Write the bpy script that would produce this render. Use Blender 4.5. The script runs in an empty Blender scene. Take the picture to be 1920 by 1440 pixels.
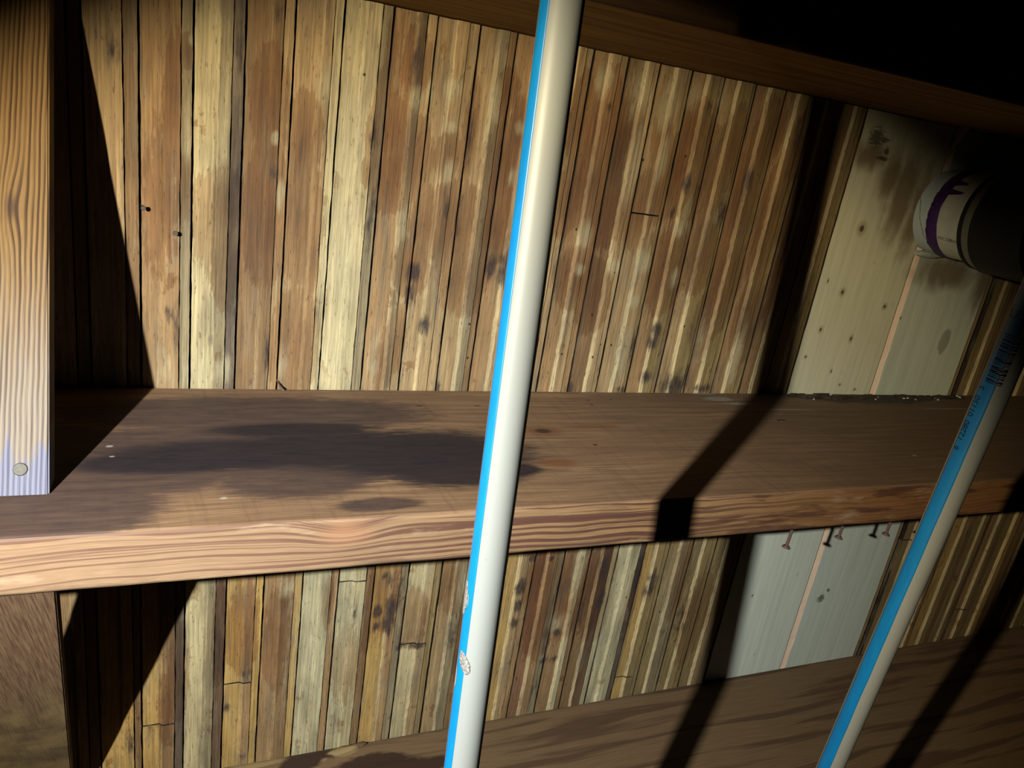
import bpy, bmesh, math, random
import numpy as np
from mathutils import Matrix, Vector, noise as mnoise

random.seed(7)
D = bpy.data
SC = bpy.context.scene
COL = SC.collection

# ------------------------------------------------------------------ camera
R = np.array([[0.9187326341590146, -0.36520680128746275, 0.15018102151942447],
              [0.012080417757803955, -0.35414811170587723, -0.9351113187647546],
              [0.3946953387589408, 0.8609315345999013, -0.3209555768224377]])
CAM = np.array([0.0, -0.887567, 0.340077])
F = 1403.764
cam_data = D.cameras.new('camera')
cam = D.objects.new('camera', cam_data)
COL.objects.link(cam)
m = Matrix(((R[0][0], -R[1][0], -R[2][0], CAM[0]),
            (R[0][1], -R[1][1], -R[2][1], CAM[1]),
            (R[0][2], -R[1][2], -R[2][2], CAM[2]),
            (0, 0, 0, 1)))
cam.matrix_world = m
cam_data.sensor_fit = 'HORIZONTAL'
cam_data.sensor_width = 36.0
cam_data.lens = 36.0 * F / 1920.0
cam_data.clip_start = 0.01
SC.camera = cam

# ------------------------------------------------------------------ world, torch, exposure
world = D.worlds.new('world')
SC.world = world
world.use_nodes = True
world.node_tree.nodes['Background'].inputs[0].default_value = (1.0, 0.7, 0.5, 1)
world.node_tree.nodes['Background'].inputs[1].default_value = 0.0006

TORCH = Vector((-0.3646, -0.9559, 0.4005))


def spot(name, power, color, angle, blend, radius, aim):
    l = D.lights.new(name, 'SPOT')
    l.energy = power
    l.color = color
    l.spot_size = math.radians(angle)
    l.spot_blend = blend
    l.shadow_soft_size = radius
    o = D.objects.new(name, l)
    COL.objects.link(o)
    o.location = TORCH
    o.rotation_euler = (aim - TORCH).to_track_quat('-Z', 'Y').to_euler()
    return o


spot('torch_flood', 128.0, (1.0, 0.86, 0.54), 68.5, 0.38, 0.007, Vector((0.19, -0.20, -0.09)))
spot('torch_core', 175.0, (0.70, 0.88, 1.0), 62, 1.0, 0.007, Vector((0.16, -0.20, -0.12)))

SC.view_settings.view_transform = 'Standard'
SC.view_settings.look = 'None'
SC.view_settings.exposure = 0.0
SC.view_settings.gamma = 1.0
SC.view_settings.use_curve_mapping = False


# ------------------------------------------------------------------ small helpers
ALBEDO = 0.30      # real timber is darker than it looks in torch light


def lin(c):
    r = []
    for v in c[:3]:
        v = v / 255.0
        r.append(ALBEDO * (v / 12.92 if v <= 0.04045 else ((v + 0.055) / 1.055) ** 2.4))
    return tuple(r)


def lin4(c):
    return lin(c) + (1.0,)


def ray(u, v):
    return np.array([(u - 960) / F, (v - 720) / F, 1.0]) @ R


def on_wall(u, v, y=0.0):
    d = ray(u, v)
    t = (y - CAM[1]) / d[1]
    p = CAM + d * t
    return p[0], p[2]


def on_level(u, v, z=0.0):
    d = ray(u, v)
    t = (z - CAM[2]) / d[2]
    p = CAM + d * t
    return p[0], p[1]


def tag(o, label=None, cat=None, kind=None, group=None):
    if label: o['label'] = label
    if cat: o['category'] = cat
    if kind: o['kind'] = kind
    if group: o['group'] = group
    return o


def link(name, me, mats, parent=None, smooth=False):
    o = D.objects.new(name, me)
    COL.objects.link(o)
    for mt in (mats if isinstance(mats, (list, tuple)) else [mats]):
        me.materials.append(mt)
    if parent: o.parent = parent
    if smooth:
        me.polygons.foreach_set('use_smooth', [True] * len(me.polygons))
    return o


def bm_obj(name, bm, mats, parent=None, smooth=False):
    me = D.meshes.new(name)
    bm.normal_update()
    bm.to_mesh(me)
    bm.free()
    return link(name, me, mats, parent, smooth)


def empty(name, loc=(0, 0, 0)):
    o = D.objects.new(name, None)
    o.location = loc
    o.empty_display_size = 0.02
    COL.objects.link(o)
    return o


# ------------------------------------------------------------------ node helper
class NB:
    def __init__(self, name):
        self.mat = D.materials.new(name)
        self.mat.use_nodes = True
        self.nt = self.mat.node_tree
        self.nt.nodes.clear()
        self.out = self.nt.nodes.new('ShaderNodeOutputMaterial')
        self.bsdf = self.nt.nodes.new('ShaderNodeBsdfPrincipled')
        self.nt.links.new(self.bsdf.outputs[0], self.out.inputs[0])
        self.tc = None

    def n(self, t):
        return self.nt.nodes.new(t)

    def put(self, sock, v):
        if isinstance(v, bpy.types.NodeSocket):
            self.nt.links.new(v, sock)
        elif v is not None:
            if isinstance(v, (tuple, list)) and sock.type == 'RGBA' and len(v) == 3:
                v = tuple(v) + (1.0,)
            sock.default_value = v

    def coord(self):
        if self.tc is None:
            self.tc = self.n('ShaderNodeTexCoord')
        return self.tc.outputs['Object']

    def sep(self, v):
        s = self.n('ShaderNodeSeparateXYZ')
        self.put(s.inputs[0], v)
        return s.outputs[0], s.outputs[1], s.outputs[2]

    def comb(self, x, y, z):
        s = self.n('ShaderNodeCombineXYZ')
        for i, v in enumerate((x, y, z)): self.put(s.inputs[i], v)
        return s.outputs[0]

    def math(self, op, a, b=None, clamp=False):
        s = self.n('ShaderNodeMath')
        s.operation = op
        s.use_clamp = clamp
        self.put(s.inputs[0], a)
        if b is not None: self.put(s.inputs[1], b)
        return s.outputs[0]

    def vmath(self, op, a, b=None):
        s = self.n('ShaderNodeVectorMath')
        s.operation = op
        self.put(s.inputs[0], a)
        if b is not None: self.put(s.inputs[1], b)
        return s.outputs['Value'] if op in ('LENGTH', 'DOT_PRODUCT') else s.outputs[0]

    def scaled(self, sx, sy, sz, v=None):
        return self.vmath('MULTIPLY', v if v is not None else self.coord(), (sx, sy, sz))

    def noise(self, vec, scale=1.0, detail=2.0, rough=0.5):
        s = self.n('ShaderNodeTexNoise')
        self.put(s.inputs['Vector'], vec)
        s.inputs['Scale'].default_value = scale
        s.inputs['Detail'].default_value = detail
        s.inputs['Roughness'].default_value = rough
        return s.outputs[0]

    def mapr(self, v, a, b, c=0.0, d=1.0, smooth=True):
        s = self.n('ShaderNodeMapRange')
        s.interpolation_type = 'SMOOTHSTEP' if smooth else 'LINEAR'
        self.put(s.inputs['Value'], v)
        s.inputs['From Min'].default_value = a
        s.inputs['From Max'].default_value = b
        s.inputs['To Min'].default_value = c
        s.inputs['To Max'].default_value = d
        return s.outputs[0]

    def mix(self, f, a, b, mode='MIX'):
        s = self.n('ShaderNodeMix')
        s.data_type = 'RGBA'
        s.blend_type = mode
        self.put(s.inputs[0], f)
        self.put(s.inputs[6], a)
        self.put(s.inputs[7], b)
        return s.outputs[2]

    def attr(self, name, color=False):
        s = self.n('ShaderNodeAttribute')
        s.attribute_name = name
        return s.outputs['Color'] if color else s.outputs['Fac']

    def rnd(self):
        s = self.n('ShaderNodeObjectInfo')
        return s.outputs['Random']

    def ell(self, vec, c, r):
        """1 - normalised distance to an ellipsoid: positive inside."""
        d = self.vmath('SUBTRACT', vec, tuple(c))
        d = self.vmath('MULTIPLY', d, tuple(0.0 if q is None else 1.0 / q for q in r))
        return self.math('SUBTRACT', 1.0, self.vmath('LENGTH', d))

    def ells(self, vec, lst):
        f = None
        for c, r in lst:
            e = self.ell(vec, c, r)
            f = e if f is None else self.math('MAXIMUM', f, e)
        return f

    def bump(self, h, strength=0.3, dist=0.001):
        s = self.n('ShaderNodeBump')
        s.inputs['Strength'].default_value = strength
        s.inputs['Distance'].default_value = dist
        self.put(s.inputs['Height'], h)
        self.nt.links.new(s.outputs[0], self.bsdf.inputs['Normal'])

    def done(self, color, rough=0.8, spec=0.25):
        self.put(self.bsdf.inputs['Base Color'], color)
        self.put(self.bsdf.inputs['Roughness'], rough)
        self.bsdf.inputs['Specular IOR Level'].default_value = spec
        return self.mat


# ------------------------------------------------------------------ materials
def mat_old_board():
    b = NB('old_stained_board')
    rnd = b.rnd()
    off = b.math('MULTIPLY', rnd, 37.0)
    x, y, z = b.sep(b.coord())
    v = b.comb(b.math('ADD', x, off), y, b.math('ADD', z, off))
    g1 = b.noise(b.scaled(330, 330, 7, v), 1.0, 3.0, 0.6)
    g2 = b.noise(b.scaled(1100, 1100, 26, v), 1.0, 2.0, 0.6)
    g3 = b.noise(b.scaled(45, 45, 10, v), 1.0, 3.0, 0.55)
    tone = b.attr('tone', True)
    k = b.mapr(g1, 0.25, 0.75, 0.66, 1.26, False)
    k2 = b.mapr(g2, 0.3, 0.7, 0.76, 1.18, False)
    k3 = b.mapr(g3, 0.3, 0.7, 0.78, 1.16, False)
    kk = b.math('MULTIPLY', b.math('MULTIPLY', k, k2), k3)
    c = tone
    # greyed, weathered lengths
    gz = b.noise(b.scaled(60, 60, 9, v), 1.0, 3.0, 0.6)
    c = b.mix(b.mapr(gz, 0.50, 0.68, 0.0, 0.55), c, lin4((146, 130, 108)))
    nz = b.noise(b.scaled(150, 150, 48, v), 1.0, 4.0, 0.65)
    nzs = b.noise(b.scaled(480, 480, 22, v), 1.0, 2.0, 0.6)
    wob = b.math('ADD', b.math('MULTIPLY', b.math('SUBTRACT', nz, 0.5), 1.5), b.math('MULTIPLY', b.math('SUBTRACT', nzs, 0.5), 1.0))
    dkst = b.noise(b.scaled(300, 300, 6, v), 1.0, 4.0, 0.65)
    c = b.mix(b.mapr(dkst, 0.52, 0.70, 0.0, 0.60), c, b.mix(1.0, c, (0.50, 0.40, 0.33), 'MULTIPLY'))
    # brown water stain: hand placed field plus a loose general blotching
    bg = b.noise(b.comb(b.math('MULTIPLY', b.math('ADD', x, b.math('MULTIPLY', rnd, 0.05)), 34.0), 0.0, b.math('ADD', b.math('MULTIPLY', z, 22.0), b.math('MULTIPLY', rnd, 9.0))), 1.0, 4.0, 0.6)
    bgf = b.mapr(bg, 0.48, 0.78, -0.7, 0.6, False)
    st = b.math('MAXIMUM', b.attr('stain'), bgf)
    sf = b.math('ADD', st, b.math('MULTIPLY', wob, 0.40))
    edge = b.mapr(sf, -0.03, 0.06)
    deep = b.mapr(sf, -0.10, 0.85)
    c = b.mix(b.math('MULTIPLY', edge, 0.72), c, b.mix(1.0, c, (0.66, 0.52, 0.42), 'MULTIPLY'))
    c = b.mix(b.math('MULTIPLY', deep, 0.62), c, b.mix(1.0, c, (0.58, 0.44, 0.36), 'MULTIPLY'))
    c = b.mix(1.0, c, b.comb(kk, kk, kk), 'MULTIPLY')
    bl = b.mapr(b.math('ADD', b.attr('bloom'), b.math('MULTIPLY', wob, 0.6)), -0.1, 0.6)
    blc = b.mix(1.0, lin4((208, 194, 158)), b.comb(kk, kk, kk), 'MULTIPLY')
    c = b.mix(b.math('MULTIPLY', bl, 0.55), c, blc)
    # dark mould
    mm = b.mapr(b.math('ADD', b.math('MULTIPLY', b.attr('mould'), 0.85), b.math('MULTIPLY', wob, 0.7)), -0.05, 0.5)
    mo = b.noise(b.scaled(300, 300, 90, v), 1.0, 3.0, 0.7)
    c = b.mix(b.math('MULTIPLY', mm, b.mapr(mo, 0.25, 0.6, 0.62, 0.97, False)), c, lin4((58, 44, 44)))
    # fine dark specks running with the grain
    sp = b.noise(b.scaled(520, 520, 70, v), 1.0, 2.0, 0.7)
    c = b.mix(b.mapr(sp, 0.60, 0.72, 0.0, 0.65), c, lin4((66, 46, 36)))
    # worm holes
    hl = [on_wall(u_, v_) for u_, v_ in ((878, 606), (876, 670), (1051, 662), (1110, 590), (1109, 668), (1124, 645), (1148, 575), (1146, 647),
                                         (1206, 300), (1285, 293), (1233, 665), (1150, 510), (1080, 430), (1280, 610), (1172, 1117), (1237, 1147), (682, 140))]
    ho = b.ells(b.coord(), [((hx, 0.0, hz), (0.0017, 9.0, 0.0021)) for hx, hz in hl])
    c = b.mix(b.mapr(ho, 0.0, 0.35, 0.0, 0.92), c, lin4((20, 14, 12)))
    b.bump(b.math('ADD', g1, b.math('MULTIPLY', g2, 0.5)), 0.35, 0.0008)
    return b.done(c, 0.78, 0.22)


def mat_pale_board():
    b = NB('pale_pine_board')
    v = b.coord()
    g1 = b.noise(b.scaled(130, 130, 4), 1.0, 3.0, 0.55)
    g2 = b.noise(b.scaled(700, 700, 16), 1.0, 2.0, 0.6)
    tone = b.attr('tone', True)
    kk = b.math('MULTIPLY', b.mapr(g1, 0.3, 0.7, 0.90, 1.07, False), b.mapr(g2, 0.3, 0.7, 0.93, 1.05, False))
    c = b.mix(1.0, tone, b.comb(kk, kk, kk), 'MULTIPLY')
    nz = b.math('SUBTRACT', b.noise(b.scaled(60, 60, 30), 1.0, 3.0, 0.6), 0.5)

    def W(u, vv, rx, rz):
        X, Z = on_wall(u, vv)
        return ((X, 0.0, Z), (rx, 9.0, rz))
    # brown scorch stains near the drain
    sc = b.ells(v, [W(1630, 292, 0.050, 0.028), W(1690, 370, 0.040, 0.095), W(1668, 330, 0.03, 0.05), W(1715, 400, 0.03, 0.09),
                    W(1770, 510, 0.10, 0.04), W(1845, 520, 0.03, 0.08)])
    c = b.mix(b.mapr(b.math('ADD', sc, b.math('MULTIPLY', nz, 0.9)), -0.1, 0.75, 0.0, 0.75), c, lin4((116, 76, 28)))
    dk = b.ells(v, [W(1655, 262, 0.013, 0.007), W(1652, 297, 0.018, 0.004), W(1640, 257, 0.02, 0.02), W(1660, 283, 0.007, 0.009),
                    W(1612, 205, 0.006, 0.006), W(1535, 1120, 0.013, 0.012), W(1550, 1105, 0.006, 0.006)])
    nd = b.math('SUBTRACT', b.noise(b.scaled(70, 70, 330), 1.0, 3.0, 0.7), 0.5)
    c = b.mix(b.mapr(b.math('ADD', dk, b.math('MULTIPLY', nd, 2.2)), 0.05, 0.6, 0.0, 0.75), c, lin4((44, 38, 34)))
    gr = b.ells(v, [W(1766, 640, 0.0135, 0.026)])  # grey oval: a shadow spot painted into the board colour
    c = b.mix(b.mapr(b.math('ADD', gr, b.math('MULTIPLY', nz, 0.7)), 0.0, 0.2, 0.0, 0.5), c, lin4((106, 102, 98)))
    # knots
    kn = b.ells(v, [W(1577, 547, 0.0036, 0.0043), W(1536, 617, 0.0027, 0.0036), W(1593, 634, 0.0028, 0.0043), W(1656, 574, 0.0034, 0.0036),
                    W(1613, 428, 0.0055, 0.0065), W(1556, 695, 0.0017, 0.0029), W(1572, 720, 0.0017, 0.0022), W(1600, 729, 0.0023, 0.0018),
                    W(1550, 526, 0.0014, 0.0036), W(1508, 668, 0.0023, 0.0022), W(1685, 595, 0.0016, 0.0022), W(1409, 1115, 0.0016, 0.0022)])
    halo = b.mapr(b.math('ADD', kn, 1.6), 0.0, 1.6, 0.0, 0.40)
    c = b.mix(halo, c, lin4((140, 108, 62)))
    c = b.mix(b.mapr(kn, 0.0, 0.45, 0.0, 0.85), c, lin4((74, 40, 26)))
    wf = b.ells(v, [W(1576, 697, 0.0042, 0.004), W(1637, 492, 0.0046, 0.004), W(1671, 570, 0.0042, 0.006), W(1493, 1075, 0.004, 0.006),
                    W(1413, 1225, 0.004, 0.005)])
    c = b.mix(b.mapr(wf, 0.1, 0.4, 0.0, 0.9), c, lin4((225, 225, 215)))
    b.bump(g2, 0.15, 0.0006)
    return b.done(c, 0.7, 0.25)


def mat_shelf_top():
    b = NB('shelf_top_wood')
    v = b.coord()
    x, y, z = b.sep(v)
    warp = b.math('MULTIPLY', b.noise(b.scaled(3.0, 9.0, 9.0), 1.0, 2.0), 0.03)
    yy = b.math('ADD', y, warp)
    g1 = b.noise(b.comb(b.math('MULTIPLY', x, 5.0), b.math('MULTIPLY', yy, 130.0), 0.0), 1.0, 4.0, 0.6)
    g2 = b.noise(b.comb(b.math('MULTIPLY', x, 22.0), b.math('MULTIPLY', yy, 620.0), 0.0), 1.0, 2.0, 0.6)
    big = b.noise(b.scaled(5.0, 13.0, 1.0), 1.0, 3.0, 0.5)
    c = b.mix(b.mapr(g1, 0.32, 0.70), lin4((180, 140, 104)), lin4((138, 102, 76)))
    c = b.mix(b.mapr(big, 0.35, 0.7, 0.0, 0.6), c, lin4((146, 110, 84)))
    kk = b.mapr(g2, 0.3, 0.7, 0.86, 1.10, False)
    c = b.mix(1.0, c, b.comb(kk, kk, kk), 'MULTIPLY')
    # saw marks across
    saw = b.noise(b.comb(b.math('MULTIPLY', b.math('ADD', x, b.math('MULTIPLY', y, 0.12)), 120.0), b.math('MULTIPLY', y, 9.0), 0.0), 1.0, 3.0, 0.6)
    c = b.mix(b.mapr(saw, 0.5, 0.72, 0.0, 0.28), c, lin4((112, 80, 62)))
    # right end goes duller and darker
    old = b.mapr(b.math('ADD', x, b.math('MULTIPLY', big, 0.3)), 0.55, 1.15, 0.0, 0.55)
    c = b.mix(old, c, lin4((112, 88, 66)))

    def S(u, vv, rx, ry):
        X, Y = on_level(u, vv)
        return ((X, Y, 0.0), (rx, ry, 9.0))
    nzl = b.math('SUBTRACT', b.noise(b.comb(b.math('MULTIPLY', x, 26.0), b.math('MULTIPLY', y, 120.0), 0.0), 1.0, 4.0, 0.65), 0.5)
    nzs = b.math('SUBTRACT', b.noise(b.comb(b.math('MULTIPLY', x, 40.0), b.math('MULTIPLY', y, 520.0), 0.0), 1.0, 2.0, 0.6), 0.5)
    nn = b.math('ADD', b.math('MULTIPLY', nzl, 0.9), b.math('MULTIPLY', nzs, 0.5))
    half = b.ells(v, [S(480, 775, 0.20, 0.050), S(400, 840, 0.22, 0.058), S(560, 890, 0.080, 0.046), S(250, 880, 0.11, 0.050), S(120, 955, 0.075, 0.050),
                      S(20, 975, 0.08, 0.045), S(40, 880, 0.10, 0.10), S(660, 850, 0.15, 0.052), S(712, 946, 0.040, 0.012)])
    hm = b.mapr(b.math('ADD', half, b.math('MULTIPLY', nn, 0.85)), -0.20, 0.20, 0.0, 0.86)
    c = b.mix(hm, c, b.mix(b.mapr(nzl, -0.2, 0.2), lin4((62, 45, 48)), lin4((92, 68, 62))))
    core = b.ells(v, [S(800, 850, 0.135, 0.068), S(640, 842, 0.14, 0.050), S(860, 882, 0.090, 0.040), S(962, 880, 0.036, 0.020),
                      S(480, 850, 0.15, 0.038), S(330, 866, 0.10, 0.026), S(560, 806, 0.10, 0.020)])
    cm = b.mapr(b.math('ADD', core, b.math('MULTIPLY', nn, 0.8)), -0.16, 0.34, 0.0, 0.95)
    c = b.mix(cm, c, b.mix(b.mapr(nzl, -0.2, 0.2), lin4((20, 13, 25)), lin4((44, 29, 38))))
    # knot and resin streak
    kx, ky = on_level(1018, 808)
    kn = b.ells(v, [((kx, ky, 0), (0.016, 0.010, 9.0))])
    c = b.mix(b.mapr(b.math('ADD', kn, b.math('MULTIPLY', nzs, 0.6)), -1.2, 0.3, 0.0, 0.55), c, lin4((134, 74, 34)))
    c = b.mix(b.mapr(kn, 0.1, 0.6, 0.0, 0.85), c, lin4((58, 34, 26)))
    rs = b.ells(v, [S(1045, 868, 0.030, 0.015), S(1110, 800, 0.06, 0.007)])
    c = b.mix(b.mapr(b.math('ADD', rs, b.math('MULTIPLY', nn, 0.8)), 0.0, 0.6, 0.0, 0.6), c, lin4((140, 78, 30)))
    pl = b.ells(v, [S(1088, 880, 0.018, 0.006), S(960, 740, 0.14, 0.010)])
    c = b.mix(b.mapr(b.math('ADD', pl, b.math('MULTIPLY', nn, 0.8)), 0.0, 0.5, 0.0, 0.5), c, lin4((190, 152, 104)))
    # white spill and the dirty, broken back edge by the pale boards
    wh = b.ells(v, [S(1345, 748, 0.035, 0.012), S(1385, 757, 0.035, 0.006), S(1320, 738, 0.03, 0.006), S(1480, 768, 0.06, 0.003), S(1780, 766, 0.08, 0.003)])
    c = b.mix(b.mapr(b.math('ADD', wh, b.math('MULTIPLY', nn, 1.0)), 0.0, 0.5, 0.0, 0.6), c, lin4((186, 180, 168)))
    dt = b.ells(v, [S(1640, 746, 0.18, 0.030), S(1770, 742, 0.06, 0.022), S(1560, 745, 0.09, 0.016)])
    c = b.mix(b.mapr(b.math('ADD', dt, b.math('MULTIPLY', nn, 1.1)), 0.0, 0.3, 0.0, 0.8), c, lin4((50, 44, 38)))
    fl = b.noise(b.scaled(210, 210, 1), 1.0, 2.0, 0.7)
    c = b.mix(b.math('MULTIPLY', b.mapr(fl, 0.66, 0.72, 0.0, 0.8), b.mapr(dt, 0.0, 0.3)), c, lin4((190, 196, 196)))
    wh2 = b.ells(v, [S(205, 837, 0.004, 0.003), S(210, 856, 0.003, 0.002), S(420, 934, 0.004, 0.003), S(1715, 854, 0.006, 0.003),
                     S(1465, 790, 0.004, 0.002)])
    c = b.mix(b.mapr(b.math('ADD', wh2, b.math('MULTIPLY', nzl, 1.5)), 0.0, 0.4, 0.0, 0.7), c, lin4((200, 194, 184)))
    hole = b.ells(v, [S(1116, 834, 0.0035, 0.003), S(1103, 750, 0.003, 0.002), S(1145, 748, 0.003, 0.002), S(1110, 759, 0.003, 0.002),
                      S(786, 761, 0.006, 0.002), S(895, 761, 0.006, 0.002), S(1465, 788, 0.010, 0.004)])
    c = b.mix(b.mapr(hole, 0.0, 0.4, 0.0, 0.85), c, lin4((46, 30, 26)))
    fine = b.noise(b.comb(b.math('MULTIPLY', x, 14.0), b.math('MULTIPLY', yy, 900.0), 0.0), 1.0, 3.0, 0.65)
    kf = b.mapr(fine, 0.3, 0.7, 0.74, 1.20, False)
    c = b.mix(1.0, c, b.comb(kf, kf, kf), 'MULTIPLY')
    b.bump(b.math('ADD', g1, b.math('MULTIPLY', g2, 0.5)), 0.22, 0.001)
    return b.done(c, 0.72, 0.25)


def mat_shelf_front():
    b = NB('shelf_front_grain')
    v = b.coord()
    x, y, z = b.sep(v)
    kx, kz = on_wall(648, 1000, -0.3162)
    w1 = b.math('MULTIPLY', b.math('SUBTRACT', b.noise(b.scaled(5.0, 5.0, 12.0), 1.0, 2.0), 0.5), 0.022)
    kn = b.vmath('LENGTH', b.vmath('MULTIPLY', b.vmath('SUBTRACT', v, (kx, 0, kz)), (1 / 0.040, 0.0, 1 / 0.020)))
    kw = b.math('MULTIPLY', b.math('EXPONENT', b.math('MULTIPLY', b.math('MULTIPLY', kn, kn), -1.0)), 0.011)
    zz = b.math('ADD', b.math('ADD', z, w1), kw)
    g1 = b.noise(b.comb(b.math('MULTIPLY', x, 1.6), 3.3, b.math('MULTIPLY', zz, 260.0)), 1.0, 3.0, 0.6)
    g2 = b.noise(b.comb(b.math('MULTIPLY', x, 40.0), 0.0, b.math('MULTIPLY', zz, 900.0)), 1.0, 2.0, 0.6)
    line = b.mapr(g1, 0.48, 0.55)
    side = b.mapr(x, 0.05, 0.45, 0.0, 1.0)
    base = b.mix(side, lin4((168, 132, 102)), lin4((166, 128, 88)))
    base = b.mix(b.mapr(x, 0.45, 0.85, 0.0, 0.75), base, lin4((150, 96, 50)))
    dark = b.mix(side, lin4((112, 72, 58)), lin4((98, 58, 48)))
    c = b.mix(b.math('MULTIPLY', b.math('MULTIPLY', line, b.mapr(x, 0.0, 0.3, 0.75, 0.95)), b.mapr(x, 0.42, 0.75, 1.0, 0.35)), base, dark)
    kk = b.mapr(g2, 0.3, 0.7, 0.86, 1.10, False)
    c = b.mix(1.0, c, b.comb(kk, kk, kk), 'MULTIPLY')
    wear = b.noise(b.scaled(14.0, 14.0, 60.0), 1.0, 4.0, 0.65)
    c = b.mix(b.mapr(wear, 0.55, 0.75, 0.0, 0.5), c, lin4((206, 178, 150)))
    c = b.mix(b.mapr(kn, 0.9, 0.1, 0.0, 0.5), c, lin4((196, 140, 104)))
    # darker lower arris
    low = b.mapr(b.math('ADD', z, b.math('MULTIPLY', b.math('SUBTRACT', wear, 0.5), 0.03)), -0.043, -0.052, 0.0, 0.55)
    c = b.mix(low, c, lin4((92, 70, 54)))
    pt = b.noise(b.scaled(9.0, 9.0, 70.0), 1.0, 3.0, 0.6)
    c = b.mix(b.math('MULTIPLY', b.mapr(pt, 0.50, 0.60), b.mapr(x, 0.25, 0.6, 0.0, 0.75)), c, lin4((84, 46, 40)))
    b.bump(b.math('ADD', g1, b.math('MULTIPLY', g2, 0.3)), 0.25, 0.001)
    return b.done(c, 0.72, 0.25)


def mat_dark_beam():
    b = NB('dark_old_beam_wood')
    v = b.coord()
    g1 = b.noise(b.scaled(4.0, 90.0, 90.0), 1.0, 4.0, 0.6)
    c = b.mix(b.mapr(g1, 0.3, 0.7), lin4((224, 172, 88)), lin4((164, 116, 54)))
    b.bump(g1, 0.3, 0.001)
    return b.done(c, 0.85, 0.15)


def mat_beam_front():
    b = NB('shaded_beam_front')
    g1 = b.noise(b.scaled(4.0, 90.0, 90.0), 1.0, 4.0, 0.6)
    c = b.mix(b.mapr(g1, 0.3, 0.7), lin4((104, 74, 44)), lin4((62, 42, 26)))  # same timber, darker: falling outside the torch cone is put into the colour
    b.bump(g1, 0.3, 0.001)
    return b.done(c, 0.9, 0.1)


def mat_lower_shelf():
    b = NB('lower_shelf_wood')
    v = b.coord()
    x, y, z = b.sep(v)
    warp = b.math('MULTIPLY', b.noise(b.scaled(2.0, 5.0, 5.0), 1.0, 2.0), 0.08)
    yy = b.math('ADD', y, warp)
    g1 = b.noise(b.comb(b.math('MULTIPLY', x, 2.2), b.math('MULTIPLY', yy, 46.0), 0.0), 1.0, 3.0, 0.5)
    g2 = b.noise(b.comb(b.math('MULTIPLY', x, 16.0), b.math('MULTIPLY', yy, 420.0), 0.0), 1.0, 3.0, 0.6)
    c = b.mix(b.mapr(g1, 0.50, 0.62), lin4((138, 108, 78)), lin4((106, 78, 56)))
    kk = b.mapr(g2, 0.3, 0.7, 0.82, 1.12, False)
    c = b.mix(1.0, c, b.comb(kk, kk, kk), 'MULTIPLY')
    nz = b.math('SUBTRACT', b.noise(b.scaled(30, 60, 1), 1.0, 4.0, 0.65), 0.5)

    def S(u, vv, rx, ry):
        X, Y = on_level(u, vv, -0.5838)
        return ((X, Y, -0.5838), (rx, ry, 9.0))
    rot = b.ells(v, [S(600, 1418, 0.035, 0.012), S(560, 1434, 0.03, 0.015), S(700, 1428, 0.06, 0.018), S(570, 1425, 0.035, 0.022), S(690, 1436, 0.07, 0.022), S(770, 1440, 0.09, 0.02), S(620, 1408, 0.03, 0.004), S(560, 1440, 0.02, 0.02)])
    c = b.mix(b.mapr(b.math('ADD', rot, b.math('MULTIPLY', nz, 0.9)), 0.0, 0.3, 0.0, 0.92), c, lin4((58, 34, 24)))
    brt = b.ells(v, [S(480, 1432, 0.05, 0.010), S(640, 1412, 0.028, 0.008)])
    c = b.mix(b.mapr(b.math('ADD', brt, b.math('MULTIPLY', nz, 0.8)), 0.0, 0.4, 0.0, 0.8), c, lin4((176, 148, 100)))
    ed = b.mapr(b.math('ADD', y, b.math('MULTIPLY', nz, 0.012)), -0.012, -0.003, 0.0, 0.6)
    c = b.mix(ed, c, lin4((70, 56, 44)))
    b.bump(b.math('ADD', g1, b.math('MULTIPLY', g2, 0.6)), 0.25, 0.001)
    return b.done(c, 0.8, 0.2)


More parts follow.
